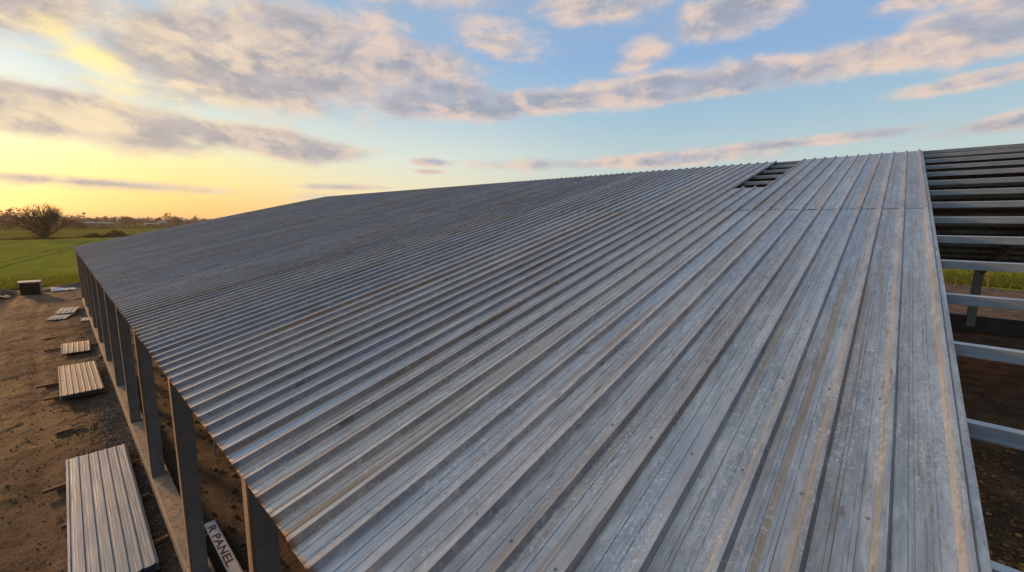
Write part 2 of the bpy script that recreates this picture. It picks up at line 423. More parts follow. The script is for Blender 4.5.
def roof_sheet(k0, k1, ua, ub, lift, name='roof_sheet', edge=None, seg=.55):
    pts = cross(k0, k1, edge=edge)
    b = MB(); b.uv = []
    n = max(2, int((ub-ua)/seg)); ja = rng.uniform(-.006, .006); skew = rng.uniform(-.004, .004); sd = rng.uniform(0, 99)
    yc = RIB0 + (k0+k1)/2*PITCH
    for i in range(n+1):
        u = ua + (ub-ua)*i/n + (ja if i == 0 else 0)
        for (y, h) in pts:
            k = (y-RIB0)/PITCH; fr = k-math.floor(k)
            pan = math.sin(math.pi*fr)                             # oil canning in the pans, none on the ribs
            hh = h + lift + pan*.0028*fbm(u*1.1, y*2.3, sd) + .0016*fbm(u*.4, y*.8, 2)
            if i in (0,) : hh += .0012*fbm(y*9, 3, sd)
            yy = y + .0025*fbm(u*.35, k0*7.1, 4)
            p = rp(u, yy, hh); b.v.append(p); b.uv.append((u, y))
    m = len(pts)
    for i in range(n):
        for j in range(m-1):
            a = i*m+j; b.f.append((a, a+m, a+m+1, a+1))
    o = b.build(name, M['roof'], bld, thick=.0012)
    return o
UR = (XR-XE)/CT; US = (XSEAM-XE)/CT; UG = (13.40-XE)/CT
bounds = [0, 1] + list(range(4, NRIB+1, 3))
for i in range(len(bounds)-1):
    k0, k1 = bounds[i], bounds[i+1]
    j = rng.uniform(-.004, .006)
    ed = -.522 if i == 0 else None
    o = roof_sheet(k0, k1, -.0+j, US+.12, .0, edge=ed)
    if k0 == 10:
        roof_sheet(k0, k1, US, UG, .006)
    else:
        roof_sheet(k0, k1, US, UR+rng.uniform(-.01, .02), .006, edge=ed)
# far slope, one covering
b = MB()
for k in range(-40, NRIB+1):
    yb = RIB0 + k*PITCH
    prof = [(yb-RB, 0), (yb-RT, RH), (yb+RT, RH), (yb+RB, 0), (yb+PITCH-RB, 0)]
    vs = []
    for (x, z) in ((XR+.05, ZR-.07), (2*XR-XE, ZE-.06)):
        for y, h in prof: vs.append((x, y, z+h))
    b.add(vs, [(a, a+1, a+6, a+5) for a in range(4)])
tag(b.build('rear_cladding', M['lining'], bld, thick=.0012), kind='stuff')

Y0, Y1 = -12.5, RIB0 + NRIB*PITCH - .05
frames = [-12.4, -8.4, -4.45, .1, 4.0, 7.6, 11.5, 15.2, 19., 22.8, 26.6, 30.4, 34.2, 38., 42.7]
# purlins (Z sections) on the near slope
PX = [.98, 1.60] + [2.77+1.172*i for i in range(14)] + [18.93]
for x in PX:
    u = (x-XE)/CT; dpt, fl = .085, .045
    zt = -.010
    prof = []
    # web plane at u, bottom flange towards the eave, top flange towards the ridge
    for du, h in ((fl, -.018), (fl, 0), (0, 0), (0, -dpt), (-fl, -dpt), (-fl, -dpt+.018)):
        p = rp(u+du, 0, h+zt); prof.append((p[0], p[2]))
    b = MB(); b.extrude_y(prof, Y0, Y1); b.build('purlin', M['purlin'], bld, thick=.003)
# the far slope
for i in range(14):
    x = XR + .35 + i*1.33; z = ZR - SL*(x-XR) - .02
    b = MB(); b.extrude_y([(x+.06, z), (x, z), (x, z-.2), (x-.06, z-.2)], Y0, Y1); b.build('purlin', M['lining'], bld, thick=.003)
# frames
XC = .95
for fy in frames:
    for side in (0, 1):
        x0 = XC if side == 0 else 2*XR-XC
        s = 1 if side == 0 else -1
        top = ZE + SL*.1 - .23
        b = MB()
        w = .205 if side == 0 else .42                                                    # channel section: web faces -y, flanges run towards +y
        fd = .14 if side == 0 else .36; prof = [(x0, fy+fd), (x0, fy), (x0+s*w, fy), (x0+s*w, fy+fd)]
        vs = [(x, y, z) for z in (ZG+.30, top) for x, y in prof]
        b.add(vs, [(0,1,5,4),(1,2,6,5),(2,3,7,6)])
        c_ = b.build('column', M['steel'], bld, thick=.010)
        b = MB(); b.box(min(x0, x0+s*w)-.02, max(x0, x0+s*w)+.02, fy-.05, fy+.19, ZG+.305, ZG+.322); b.build('base_plate', M['steel'], c_)
        b = MB(); q0, q1 = sorted((x0-s*.004, x0-s*.024)); b.box(q0, q1, fy-.004, fy+.13, ZG+.325, ZE-.035); b.build('lit_flange_strip', M['lit_flange_tint'], c_)  # added strip, its tan painted as the sunlit flange edge
        # rafter: tapered I section
        b = MB()
        xa, xb = x0 + s*.02, XR - s*.01
        za = lambda x, o: (ZE + SL*(x-XE) if side == 0 else ZE + SL*(2*XR-XE-x)) - .115 - o
        da, db = .46, .26
        for (t0, t1, w0) in ((0, .014, .15), ('w', 'w', .010), (1, 1, .15)):
            if t0 == 'w':
                b.add([(xa,fy+.07-.005,za(xa,.01)),(xb,fy+.07-.005,za(xb,.01)),(xb,fy+.065,za(xb,db)),(xa,fy+.065,za(xa,da)),
                       (xa,fy+.075,za(xa,.01)),(xb,fy+.075,za(xb,.01)),(xb,fy+.075,za(xb,db)),(xa,fy+.075,za(xa,da))],
                      [(0,1,2,3),(7,6,5,4),(0,4,5,1),(2,6,7,3)])
            else:
                oa, ob = (0, 0) if t0 == 0 else (da, db)
                vs = [(x, fy+.07+dy, za(x, o+dz)) for dz in (0, .014) for x, o in ((xa, oa), (xb, ob)) for dy in (-.075, .075)]
                b.add(vs, [(0,1,3,2),(4,6,7,5),(0,2,6,4),(1,5,7,3),(0,4,5,1),(2,3,7,6)])
        b.build('rafter', M['steel'], bld)
# concrete foundation beams with worn edges, one length per bay
def beam(xa, xb, ya, yb, zb, zt, name, mat):
    b = MB(); n = max(4, int((yb-ya)/.18)); prof = [(xa, zb), (xa, zt-.02), (xa+.02, zt), ((xa+xb)/2, zt+.004), (xb-.02, zt), (xb, zt-.02), (xb, zb)]
    m = len(prof)
    for i in range(n+1):
        y = ya+(yb-ya)*i/n
        for j, (x, z) in enumerate(prof):
            q = .008 if 0 < j < m-1 else .003
            b.v.append((x+q*fbm(y*3, j*3.1, 2), y, z+q*fbm(y*4, j*2.7, 7)))
    for i in range(n):
        for j in range(m-1):
            a = i*m+j; b.f.append((a, a+m, a+m+1, a+1))
    b.f.append(tuple(range(m))); b.f.append(tuple(range(n*m, n*m+m))[::-1])
    return b.build(name, mat, bld)
for i in range(len(frames)-1):
    beam(XC-.04, XC+.28, frames[i]+.004, frames[i+1]-.004, ZG-.3, ZG+.30, 'foundation_beam', M['concrete'])
beam(2*XR-XC-.28, 2*XR-XC+.04, Y0, Y1, ZG-.3, ZG+.92, 'foundation_wall', M['dwall'])
# eave angle, straps hanging under the eave
b = MB(); b.extrude_y([(XC-.004, ZE-.24), (XC-.004, ZE-.01+SL*.13-.01)], Y0, Y1); b.build('eave_strut', M['steel'], bld, thick=.004)
for y, l in ((5.05, .42), (9.1, .3), (16.9, .3)):
    b = MB(); a = Vector((XC-.03, y, ZE-.05)); p = a
    for q in range(5):
        n_ = p + Vector((.012*math.sin(q*1.7), .015*math.cos(q*2.), -l/5)); b.tube(p, n_, .009, .009, 5); p = n_
    b.build('hanging_strap', M['purlin'], bld)
# side bracing rods between some columns
for a, c_ in ((11, 12),):
    b = MB(); b.tube((XC+.12, frames[a]+.1, ZG+.35), (XC+.12, frames[c_], ZE-.3), .012, .012, 6); b.build('brace_rod', M['steel'], bld)
# screws
def screw(b, u, y, h):
    c_ = Vector(rp(u, y, h)); n = Vector((-ST, 0, CT)); t = Vector((CT, 0, ST)); w = Vector((0, 1, 0))
    for r0, r1, z0, z1 in ((.0105, .0095, 0, .003), (.006, .0055, .003, .009)):
        vs = [c_ + n*z + (t*math.cos(q*math.pi/3)+w*math.sin(q*math.pi/3))*r for z, r in ((z0, r0), (z1, r1)) for q in range(6)]
        b.add(vs, [(q, (q+1)%6, 6+(q+1)%6, 6+q) for q in range(6)] + [tuple(range(6, 12))])
spots = []
for x in [PX[0]+.10] + PX[1:]:
    u = (x-XE)/CT + .03
    for k in range(1, NRIB+1):
        spots.append((u+rng.uniform(-.015, .015), RIB0+k*PITCH+.058+rng.uniform(-.006, .006)))
spots = [s for s in spots if not (s[0] > UG-.1 and RIB0+10*PITCH < s[1] < RIB0+13*PITCH)]
spots.sort(key=lambda s: Vector(rp(s[0], s[1], 0)).length)
near = [s for s in spots if Vector(rp(*s, 0)).length < 99][:100]
for s in near:
    b = MB(); screw(b, s[0], s[1], .0015); b.build('screw', M['screw'], bld)
b = MB()
for s in spots[100:1700]: screw(b, s[0], s[1], .0015 if s[0] < US+.1 else .0055)
tag(b.build('distant_screws', M['screw'], bld), kind='stuff')

# ------------------------------------------------------------------ stacked sheets on the ground
ORD = ['topmost','second','third','fourth','fifth','sixth','seventh','eighth','ninth','tenth']
def stack(cx, ya, yb, w, pans, n, mat, desc, place, group, rz=0., jitter=.02, z0=.085, rib=.016, bearers=(), warp=0., step=.0145):
    rg = random.Random(int(ya*10))
    cy = (ya+yb)/2; gz = yard_z(cx, cy)+.0
    gz = max(yard_z(cx+dx*w/2, cy+dy*(yb-ya)/2) for dx in (-1,0,1) for dy in (-1,-.5,0,.5,1)) - .01
    for k in range(n):                                             # k = 0 lowest
        b = MB(); nseg = 10; pts = []
        p = w/pans
        pts.append((-w/2-.012, -.004))
        for i in range(pans+1):
            x = -w/2 + i*p
            for dx, h in ((-.026, 0), (-.011, rib), (.011, rib), (.026, 0)):
                if -w/2-.012 < x+dx < w/2+.03: pts.append((x+dx, h))
            if i < pans:
                for f_ in (.38, .62): pts.append((x+f_*p-.006, .0)); pts.append((x+f_*p, .0013)); pts.append((x+f_*p+.006, 0))
        pts.append((w/2+.045, -.004))
        jx, jy, ja = rg.uniform(-jitter, jitter)*.6, rg.uniform(-jitter, jitter)*1.6, rz + rg.uniform(-.003, .003)
        z = gz + z0 + k*step
        for i in range(nseg+1):
            t = i/nseg; y = (t-.5)*(yb-ya)
            for x, h in pts:
                hh = h + .004*fbm(t*3, x*2, k) + warp*(abs(2*t-1)**2.2)*-1 + .01*warp*fbm(t*5, x*3)
                X = x*math.cos(ja)-y*math.sin(ja); Yq = x*math.sin(ja)+y*math.cos(ja)
                b.v.append((cx+X+jx, cy+Yq+jy, z+hh))
        m = len(pts)
        for i in range(nseg):
            for j in range(m-1):
                a = i*m+j; b.f.append((a, a+1, a+m+1, a+m))
        o = b.build('metal_sheet', mat, thick=.0016)
        lab = f"{desc}, {ORD[n-1-k]}{'' if k == n-1 else ' from top'} of the {place}"
        tag(o, lab, 'metal sheet', group)
    for q, (by, xl, xr_, dz, lab) in enumerate(bearers):
        b = MB(); hz = gz + z0 - .004
        b.bar((cx+xl, by, hz-.035), (cx+xr_, by+dz, hz-.035), .075, .068); b.bar((cx+xl+.2, by, hz-.10), (cx+xr_-.2, by+dz, hz-.10), .07, .055)
        o = b.build('timber_bearer', M['wood']); tag(o, lab, 'timber', 'timber bearers under the stacked sheets')
stack(.13, 8.55, 14.0, .98, 6, 10, M['sheet_silver'], 'long silver ribbed sheet', 'largest stack on the mud', 'sheets of the long silver stack', rz=R(-.6),
      bearers=((13.0, -.85, .74, .12, 'timber bearer sticking out under the far end of the long silver stack'),
               (11.2, -.60, .70, .05, 'timber bearer under the middle of the long silver stack'),
               (9.25, -.80, .75, .18, 'timber bearer under the near end of the long silver stack')))
stack(.10, 19.4, 23.45, .97, 7, 9, M['sheet_cream'], 'pale cream ribbed sheet', 'square stack beyond the silver one', 'sheets of the cream stack', rz=R(.4),
      bearers=((21.6, -1.05, .62, .1, 'timber bearer poking left from under the middle of the cream stack'),
               (19.9, -.85, .62, .08, 'timber bearer under the near end of the cream stack')))
stack(.16, 26.1, 28.3, .86, 5, 4, M['sheet_cream'], 'short stained cream sheet', 'small stack before the pale pile', 'sheets of the short stack', rz=R(-1.5), warp=.03,
      bearers=((27.6, -.98, .78, -.1, 'timber bearer under the short stained stack, sticking out both sides'),))
stack(.12, 37.4, 39.7, .85, 4, 2, M['sheet_white'], 'crooked white sheet', 'far loose pile by the mud edge', 'sheets of the far white pile', rz=R(-9), warp=.05, z0=.14)
stack(-.25, 35.9, 37.6, .80, 4, 2, M['sheet_white'], 'bent white offcut sheet', 'pair by the far pile', 'offcuts of the far white pile', rz=R(-14), warp=.04, z0=.06)
# loose pieces
b = MB()
n = 8
for i in range(n+1):
    for j in range(4):
        x = .55+.42*j/3+.05*fbm(i*.9, j); y = 34.3+1.1*i/n+.06*fbm(j, i*.8, 4); b.v.append((x, y, yard_z(x, y)+.05+.03*fbm(x*4, y*4)))
for i in range(n):
    for j in range(3): a = i*4+j; b.f.append((a, a+1, a+5, a+4))
tag(b.build('sheet_scrap', M['sheet_white'], thick=.004), 'small white scrap on the mud beside the far columns', 'scrap')
b = MB()
for i in range(13):
    for j in range(7):
        x = -.6+1.4*i/12+.25*fbm(i, j*.6, 1); y = 50.2+.9*j/6+.2*fbm(j*.5, i*.8, 4); b.v.append((x, y, yard_z(x, y)+.05+.10*max(0, fbm(x*2.4, y*2.4))))
for i in range(12):
    for j in range(6): a = i*7+j; b.f.append((a, a+7, a+8, a+1))
tag(b.build('plastic_sheet', M['white'], smooth=True, thick=.006), 'crumpled white plastic sheet on the mud near the field edge', 'plastic sheet')
b = MB()
for i in range(13):
    for j in range(7):
        x = -4.6+1.9*i/12+.2*fbm(i*.7, j*.6, 1); y = 47.6+1.3*j/6+.2*fbm(j*.5, i*.8, 4); b.v.append((x, y, yard_z(x, y)+.06+.34*abs(fbm(x*1.4, y*1.4))))
for i in range(12):
    for j in range(6): a = i*7+j; b.f.append((a, a+7, a+8, a+1))
tag(b.build('torn_tarpaulin', M['tan_rag'], smooth=True, thick=.006), 'crumpled tan tarpaulin lying on the earth heap left of the crate', 'tarpaulin')
for (x, y, l, a, lab) in ((-.9, 30.6, 1.2, .3, 'short plank lying on bare mud beyond the short stack'), (.75, 24.8, .9, 1.2, 'plank offcut on gravel beside the concrete beam'), (-.55, 16.6, .6, .15, 'small plank on mud between the long silver and cream stacks'),
                   (.5, 44.5, 1.5, .7, 'plank lying on the mud near the far end of the building')):
    b = MB(); z = yard_z(x, y)+.035; b.bar((x, y, z), (x+l*math.cos(a), y+l*math.sin(a), yard_z(x+l*math.cos(a), y+l*math.sin(a))+.04), .1, .03)
    tag(b.build('plank', M['wood']), lab, 'plank')
# open crate at the field edge
cr = empty('crate', (-1.78, 49.7, ZG), 'dark open-fronted crate with white rim by the field edge', 'crate')
z0 = yard_z(-1.78, 49.4)-.02
b = MB(); b.box(-2.2, -1.16, 49.4, 49.45, z0, z0+.95); b.box(-2.2, -2.15, 49.452, 50.6, z0, z0+.95); b.box(-1.21, -1.16, 49.452, 50.6, z0, z0+.95); b.box(-2.148, -1.212, 50.5, 50.55, z0, z0+.95)
b.build('body', M['dark'], cr)
b = MB(); b.box(-2.26, -1.08, 49.30, 50.7, z0+.953, z0+1.04); b.build('lid', M['crate_rim'], cr)
b = MB(); b.box(-1.157, -1.06, 49.30, 49.40, z0, z0+.95); b.build('rim_post', M['crate_rim'], cr)
b = MB(); b.box(-2.26, -2.203, 49.30, 49.38, z0+.60, z0+.95); b.build('rim_post', M['crate_rim'], cr)
b = MB()
for q in range(4): b.box(-2.14, -1.22, 49.375, 49.397, z0+.08+q*.21, z0+.24+q*.21)
b.build('side_boards', M['dark'], cr)

# R PANEL sign board
sg = empty('sign_board', (1.47, 8.2, ZG), 'white board lettered R PANEL lying on the dirt inside the columns', 'sign')
zs = ZG+.13
A = Vector((1.475, 9.20, zs)); Bq = Vector((1.475, 6.95, zs)); 
b = MB(); b.bar(A, Bq, .165, .028); b.build('board', M['signface'], sg)
b = MB(); b.bar(A+Vector((.092, .0, -.01)), Bq+Vector((.092, 0, -.01)), .014, .05); b.build('edge_strip', M['purlin'], sg)
for yy in (8.9, 7.4):
    b = MB(); b.bar((1.33, yy, zs-.05), (1.62, yy, zs-.05), .07, .07); b.bar((1.35, yy, zs-.12), (1.60, yy, zs-.12), .06, .07); tag(b.build('wood_block', M['wood']),
        'wood block propping the %s end of the lettered board' % ('far' if yy > 8 else 'near'), 'wood block', 'blocks under the lettered board')
cu = bpy.data.curves.new('lettering', 'FONT'); cu.body = 'R PANEL'; cu.size = 1.; cu.extrude = .0; cu.offset = .026; cu.space_character = 1.08
to = bpy.data.objects.new('lettering_tmp', cu); col.objects.link(to)
bpy.context.view_layer.update()
dg = bpy.context.evaluated_depsgraph_get(); me = bpy.data.meshes.new_from_object(to.evaluated_get(dg))
bpy.data.objects.remove(to)
xs_ = [v.co.x for v in me.vertices]; ys_ = [v.co.y for v in me.vertices]
x0, x1, y0_, y1_ = min(xs_), max(xs_), min(ys_), max(ys_)
LY0, LY1, LW = 9.04, 7.70, .125
for v in me.vertices:
    tx = (v.co.x-x0)/(x1-x0); ty = (v.co.y-y0_)/(y1_-y0_)
    v.co = Vector((1.475 + (ty-.5)*LW, LY0 + (LY1-LY0)*tx, zs+.0165)) - Vector((1.47, 8.2, ZG))
me.materials.append(M['ink'])
lo = bpy.data.objects.new('lettering', me); col.objects.link(lo); lo.parent = sg
b = MB(); b.tube((1.60, 7.35, ZG+.07), (1.85, 7.30, ZG+.06), .055, .055, 12); tag(b.build('black_pipe', M['ink']), 'short black pipe lying against the lettered board', 'pipe')

# stakes in the grass on the open side
for x, y, h in ((66., -8.4, 1.9), (64.5, -5.9, 1.2)):
    b = MB(); b.bar((x, y, ZG-.1), (x+.05, y, ZG+h), .12, .12, up=(1, 0, 0)); tag(b.build('stake', M['wood']), 'tall wooden stake in rough grass' if h > 1.5 else 'short wooden stake on the bare earth before the grass', 'stake')

# ------------------------------------------------------------------ trees, hedges
def leaf(b, c, s, rg):
    n = Vector((rg.gauss(0,1), rg.gauss(0,1), rg.gauss(0,1))).normalized(); t = n.orthogonal().normalized(); w = n.cross(t)
    a = rg.uniform(0, 6.28); t, w = t*math.cos(a)+w*math.sin(a), w*math.cos(a)-t*math.sin(a)
    b.add([c+t*s, c+w*s*.6, c-t*s*rg.uniform(.6,1), c-w*s*.6], [(0,1,2,3)])
def branch(b, p, d, l, r, depth, rg, tips, spread=.55, up=.12, nseg=3):
    q = p
    for i in range(nseg):
        d2 = (d + Vector((rg.gauss(0,.13), rg.gauss(0,.13), rg.gauss(0,.08)+up*.4))).normalized()
        q2 = q + d2*l/nseg; r2 = r*(1-.22*(i+1)/nseg*1.3)
        b.tube(q, q2, r*(1-.22*i/nseg*1.3), r2, 5 if depth > 1 else 3, cap=False); q = q2; d = d2
    if depth <= 2: tips.append(q)
    if depth == 0: return
    for k in range(rg.choice((2, 3, 3)) + (1 if depth > 3 else 0)):
        nd = (d + Vector((rg.gauss(0, spread), rg.gauss(0, spread), rg.gauss(0, spread*.6)+up))).normalized()
        branch(b, q, nd, l*rg.uniform(.62, .85), r*.62, depth-1, rg, tips, spread, up, nseg)
def field_tree(loc, H, lab):
    rg = random.Random(21)
    t = empty('field_tree', loc, lab, 'tree')
    o = Vector(loc); b = MB(); tips = []
    b.tube(o-Vector((0,0,.3)), o+Vector((0,0,.7)), .42, .34, 8, cap=False)
    for k in range(13):
        a = k*1.13+rg.uniform(-.2,.2); el = (rg.uniform(.45, .8) if k % 2 else rg.uniform(.9, 1.5))
        branch(b, o+Vector((0,0,.5)), Vector((math.cos(a)*math.cos(el)*1.15, math.sin(a)*math.cos(el)*1.15, math.sin(el))), H*.30, .20, 4, rg, tips, .42, .10)
    b.build('trunk', M['bark'], t)
    c = MB()
    for p in tips:
        low = max(0, 1-(p.z-o.z)/(H*.62))
        for q in range(2+int(16*low)): leaf(c, p+Vector((rg.gauss(0,.45), rg.gauss(0,.45), rg.gauss(0,.35))), rg.uniform(.05,.13)*(1+1.0*low), rg)
    for q in range(9500):                                          # dense lower bush
        a = rg.uniform(0, 6.28); rr = abs(rg.gauss(0, 2.9)); zz = rg.uniform(.3, 6.2)
        if rr > 4.9 - abs(zz-3.)*.75 or zz < rr*.3: continue
        c_ = o+Vector((rr*math.cos(a), rr*math.sin(a), zz))
        if noise.noise(c_*.9) < -.05: continue
        leaf(c, c_, rg.uniform(.08,.2), rg)
    c.build('crown', M['leaf_warm'], t)
    return t
field_tree((-1.9, 183., ZG-.1), 10.4, 'wide bushy tree with bare twiggy top standing alone in the green field')

def bush_mesh(name, seed, dense, mat, w=1., h=1., n=500, ls=.06, clumps=9, base=.0):
    """unit tree crown (height about 1) of leaf clumps"""
    rg = random.Random(seed); b = MB(); cs = []
    for k in range(clumps):
        a = rg.uniform(0, 6.28); q = rg.uniform(0, .30)*w
        cs.append((Vector((q*math.cos(a), q*math.sin(a), base + rg.uniform(.12, .82)*(h-base))), rg.uniform(.12, .24)))
    for i in range(n):
        c, r = rg.choice(cs); d = Vector((rg.gauss(0,1), rg.gauss(0,1), rg.gauss(0,1))).normalized()*r*rg.uniform(dense, 1.1)
        p = c+d
        if p.z > .02: leaf(b, p, ls*rg.uniform(.6, 1.3), rg)
    return b
def small_tree(name, seed, mat, n, dense, base=.05, w=1.):
    t = empty(name, (0, 0, 0))
    b = MB(); rg = random.Random(seed)
    b.tube((0,0,-.02), (0,0,.35), .022, .016, 6); tips = []
    for k in range(5):
        a = k*1.3; branch(b, Vector((0,0,.2+.04*k)), Vector((math.cos(a)*.7, math.sin(a)*.7, 1)).normalized(), .24, .012, 2, rg, tips, .5, .15, 2)
    b.build('trunk', M['bark'], t)
    c = bush_mesh(name, seed+5, dense, mat, w=w, n=n, ls=.045, base=base)
    for p in tips:
        for q in range(3): leaf(c, p+Vector((rg.gauss(0,.02), rg.gauss(0,.02), rg.gauss(0,.02))), .018, rg)
    c.build('crown', mat, t)
    return t
protos = [small_tree('treeline_tree', s, m, n, d, w=w) for s, m, n, d, w in ((1, M['leaf_dark'], 520, .5, 1.2), (2, M['leaf_warm'], 330, .75, 1.), (3, M['leaf_warm'], 420, .6, 1.3), (4, M['leaf_dark'], 600, .4, .9), (5, M['leaf_warm'], 200, .85, 1.1))]
TL = ['dark bushy tree in the line of trees along the horizon', 'thin brown leafless tree in the line of trees along the horizon', 'broad brown tree in the line of trees along the horizon',
      'dense rounded dark tree in the line of trees along the horizon', 'sparse bare tree in the line of trees along the horizon']
used = set()
def place_tree(pi, x, y, s, w=1., lab=None):
    o = protos[pi]
    if pi in used: o = copy_tree(o, (x, y, ZG-.2), rng.uniform(0, 6), (s*w, s*w, s))
    else:
        used.add(pi); o.location = (x, y, ZG-.2); o.scale = (s*w, s*w, s)
    tag(o, lab or TL[pi], 'tree', 'trees along the horizon' if not lab else None)
    if lab and 'group' in o: del o['group']
def at(az, dist): return dist*math.sin(R(az)), dist*math.cos(R(az))
az = -24.
while az < 22:
    x, y = at(az, rng.uniform(560, 700)); place_tree(rng.choice((0,1,2,3,0,2)), x, y, rng.uniform(7.5, 11.5), rng.uniform(1.1, 1.9)); az += rng.uniform(.45, .95)
def px_az(px): return -2.7 + (px-0)*.0615                           # azimuth of something seen low at the left
for px_, s, pi, w, lab in ((179, 15.5, 4, 1.25, 'tall sparse tree rising above the treeline left of the roof edge'), (190, 11., 3, 1.5, 'dense dark round tree right next to the tall sparse treeline tree'),
                           (-9, 14., 2, 1.7, 'large brown tree at the far left edge of the treeline'), (8, 15., 4, 1.6, 'big pale leafless tree behind the lone field tree'), (127, 10.5, 3, 1.6, 'dark rounded tree standing beyond the far hedge'),
                           (217, 13., 4, .8, 'slim bare tree just above the roof edge')):
    x, y = at(px_az(px_), 620 if px_ > 50 else 520); place_tree(pi, x, y, s, w, lab)
# the far wood
def mass(name, pts, wid, hgt, n, ls, mat, gap=.0, hv=.45):
    rg = random.Random(len(pts)*17+n); b = MB()
    seg = [(Vector(pts[i]), Vector(pts[i+1])) for i in range(len(pts)-1)]; L = [(q-p).length for p, q in seg]; T = sum(L)
    for i in range(n):
        t = rg.uniform(0, T); k = 0
        while t > L[k]: t -= L[k]; k += 1
        p = seg[k][0].lerp(seg[k][1], t/L[k]); off = rg.uniform(-wid/2, wid/2)
        d = (seg[k][1]-seg[k][0]).normalized(); q = p + Vector((-d.y, d.x))*off
        hh = hgt*(1-hv+hv*2*(.5+.5*fbm(q.x*1.3/hgt*.35, q.y*1.3/hgt*.35, 2)))*math.sqrt(max(.05, 1-(2*off/wid)**2))
        if gap and noise.noise(Vector((q.x*.12/hgt*2, q.y*.12/hgt*2, 5))) < gap-.5: continue
        leaf(b, Vector((q.x, q.y, ZG-.15 + hh*rg.uniform(0, 1)**.7)), ls*rg.uniform(.6, 1.4), rg)
    return b.build(name, mat, origin=(pts[0][0], pts[0][1], ZG))
w = [at(a, 760+40*math.sin(a*.7)) for a in range(-28, 29, 4)]
tag(mass('far_wood', w, 26, 6.2, 16000, 1.0, M['leaf_dark']), 'low continuous wood along the horizon', 'wood', kind='stuff')
w = [at(a, 1500+80*math.sin(a*.5)) for a in range(-60, 110, 6)]
tag(mass('distant_woodland', w, 60, 12., 9000, 3.2, M['leaf_dark']), 'faint distant woodland on the skyline', 'wood', kind='stuff')
# hedges
def P2(x, t): return (x[0]+D.x*t, x[1]+D.y*t)
h0 = (-8.1, 176.4)
tag(mass('hedge', [P2(h0, -120), P2(h0, -40), P2(h0, 0), P2(h0, 20)], 1.8, .75, 6500, .16, M['hedge']), 'low dark hedge line at the end of the near field, left of the lone tree', 'hedge')
tag(mass('hedge', [P2(h0, 20.5), P2(h0, 34)], 3.0, 1.5, 3000, .2, M['hedge'], hv=.95), 'bushy mound of hedge right of the lone field tree', 'hedge')
tag(mass('hedge', [P2(h0, 34.5), P2(h0, 60), P2(h0, 160)], 2.4, .9, 9000, .2, M['hedge']), 'dark hedge meeting the far corner of the roof', 'hedge')
h1 = (6.6, 352.)
tag(mass('hedge', [P2(h1, -200), P2(h1, -40)], 3., 2.0, 7000, .28, M['hedge']), 'hedge across the second field behind the lone tree', 'hedge')
tag(mass('hedge', [P2(h1, -39), P2(h1, 60), P2(h1, 260)], 4., 3.0, 9000, .34, M['hedge']), 'brown hedge between the pale field and the far field', 'hedge')
for k, (az_, d_, s_) in enumerate(((-2.6, 330, 6.), (-1.2, 300, 5.), (.9, 345, 7.), (1.8, 352, 5.5))):
    x, y = at(az_, d_); place_tree(3 if k % 2 else 0, x, y, s_, 1.7, ['wide dark bush at the left frame edge beyond the near hedge', 'small round bush just left behind the lone tree', 'dense bush directly behind the lone tree', 'round bush peeping out right of the lone tree'][k])

# farm sheds and water tower
def shed(x, y, w, d, h, lab, rz):
    t = empty('farm_shed', (x, y, ZG-.15), lab, 'shed')
    b = MB(); b.box(x-w/2, x+w/2, y-d/2, y+d/2, ZG-.3, ZG+h); b.build('wall', M['shed_wall'], t)
    b = MB(); r = h*.35; z = ZG+h+.02
    b.add([(x-w/2-.3,y-d/2-.3,z),(x+w/2+.3,y-d/2-.3,z),(x+w/2+.3,y+d/2+.3,z),(x-w/2-.3,y+d/2+.3,z),(x-w/2-.3,y,z+r),(x+w/2+.3,y,z+r)],
          [(0,1,5,4),(2,3,4,5),(1,2,5),(3,0,4),(0,3,2,1)]); b.build('roof', M['shed_roof'], t)
    b = MB(); b.box(x-w*.2, x+w*.05, y-d/2-.08, y-d/2-.004, ZG, ZG+h*.75); b.build('door', M['dark'], t)
    t.rotation_euler.z = rz
for px_, dist, w_, d_, h_, lab in ((75, 540, 13, 8, 2.2, 'long pale farm shed nearest the lone tree'), (86, 545, 10, 8, 2.4, 'pale farm shed in the middle of the three beyond the pale field'), (100, 550, 13, 9, 2.1, 'long pale farm shed furthest right of the three beyond the pale field'),
                                  (156, 520, 8, 7, 2.2, 'small pale shed in front of the trees left of the white one'), (171, 520, 6, 6, 3.4, 'small bright white shed close to the roof edge')):
    x, y = at(px_az(px_), dist); shed(x, y, w_, d_, h_, lab, R(-2))
x, y = at(px_az(78.5), 700)
t = empty('water_tower', (x, y, ZG), 'small dark water tower sticking up from the treeline', 'tower')
b = MB(); b.tube((x, y, ZG), (x, y, ZG+11.2), .35, .3, 8); b.build('shaft', M['dark'], t)
b = MB(); b.tube((x, y, ZG+11.2), (x, y, ZG+11.8), .6, 1.5, 12); b.tube((x, y, ZG+11.8), (x, y, ZG+13.2), 1.5, 1.4, 12); b.build('tank', M['dark'], t)
x, y = at(px_az(156), 500)
b = MB(); b.tube((x, y, ZG), (x, y, ZG+9.5), .16, .1, 6); tag(b.build('mast', M['shed_wall']), 'thin pale pole standing against the treeline', 'pole')

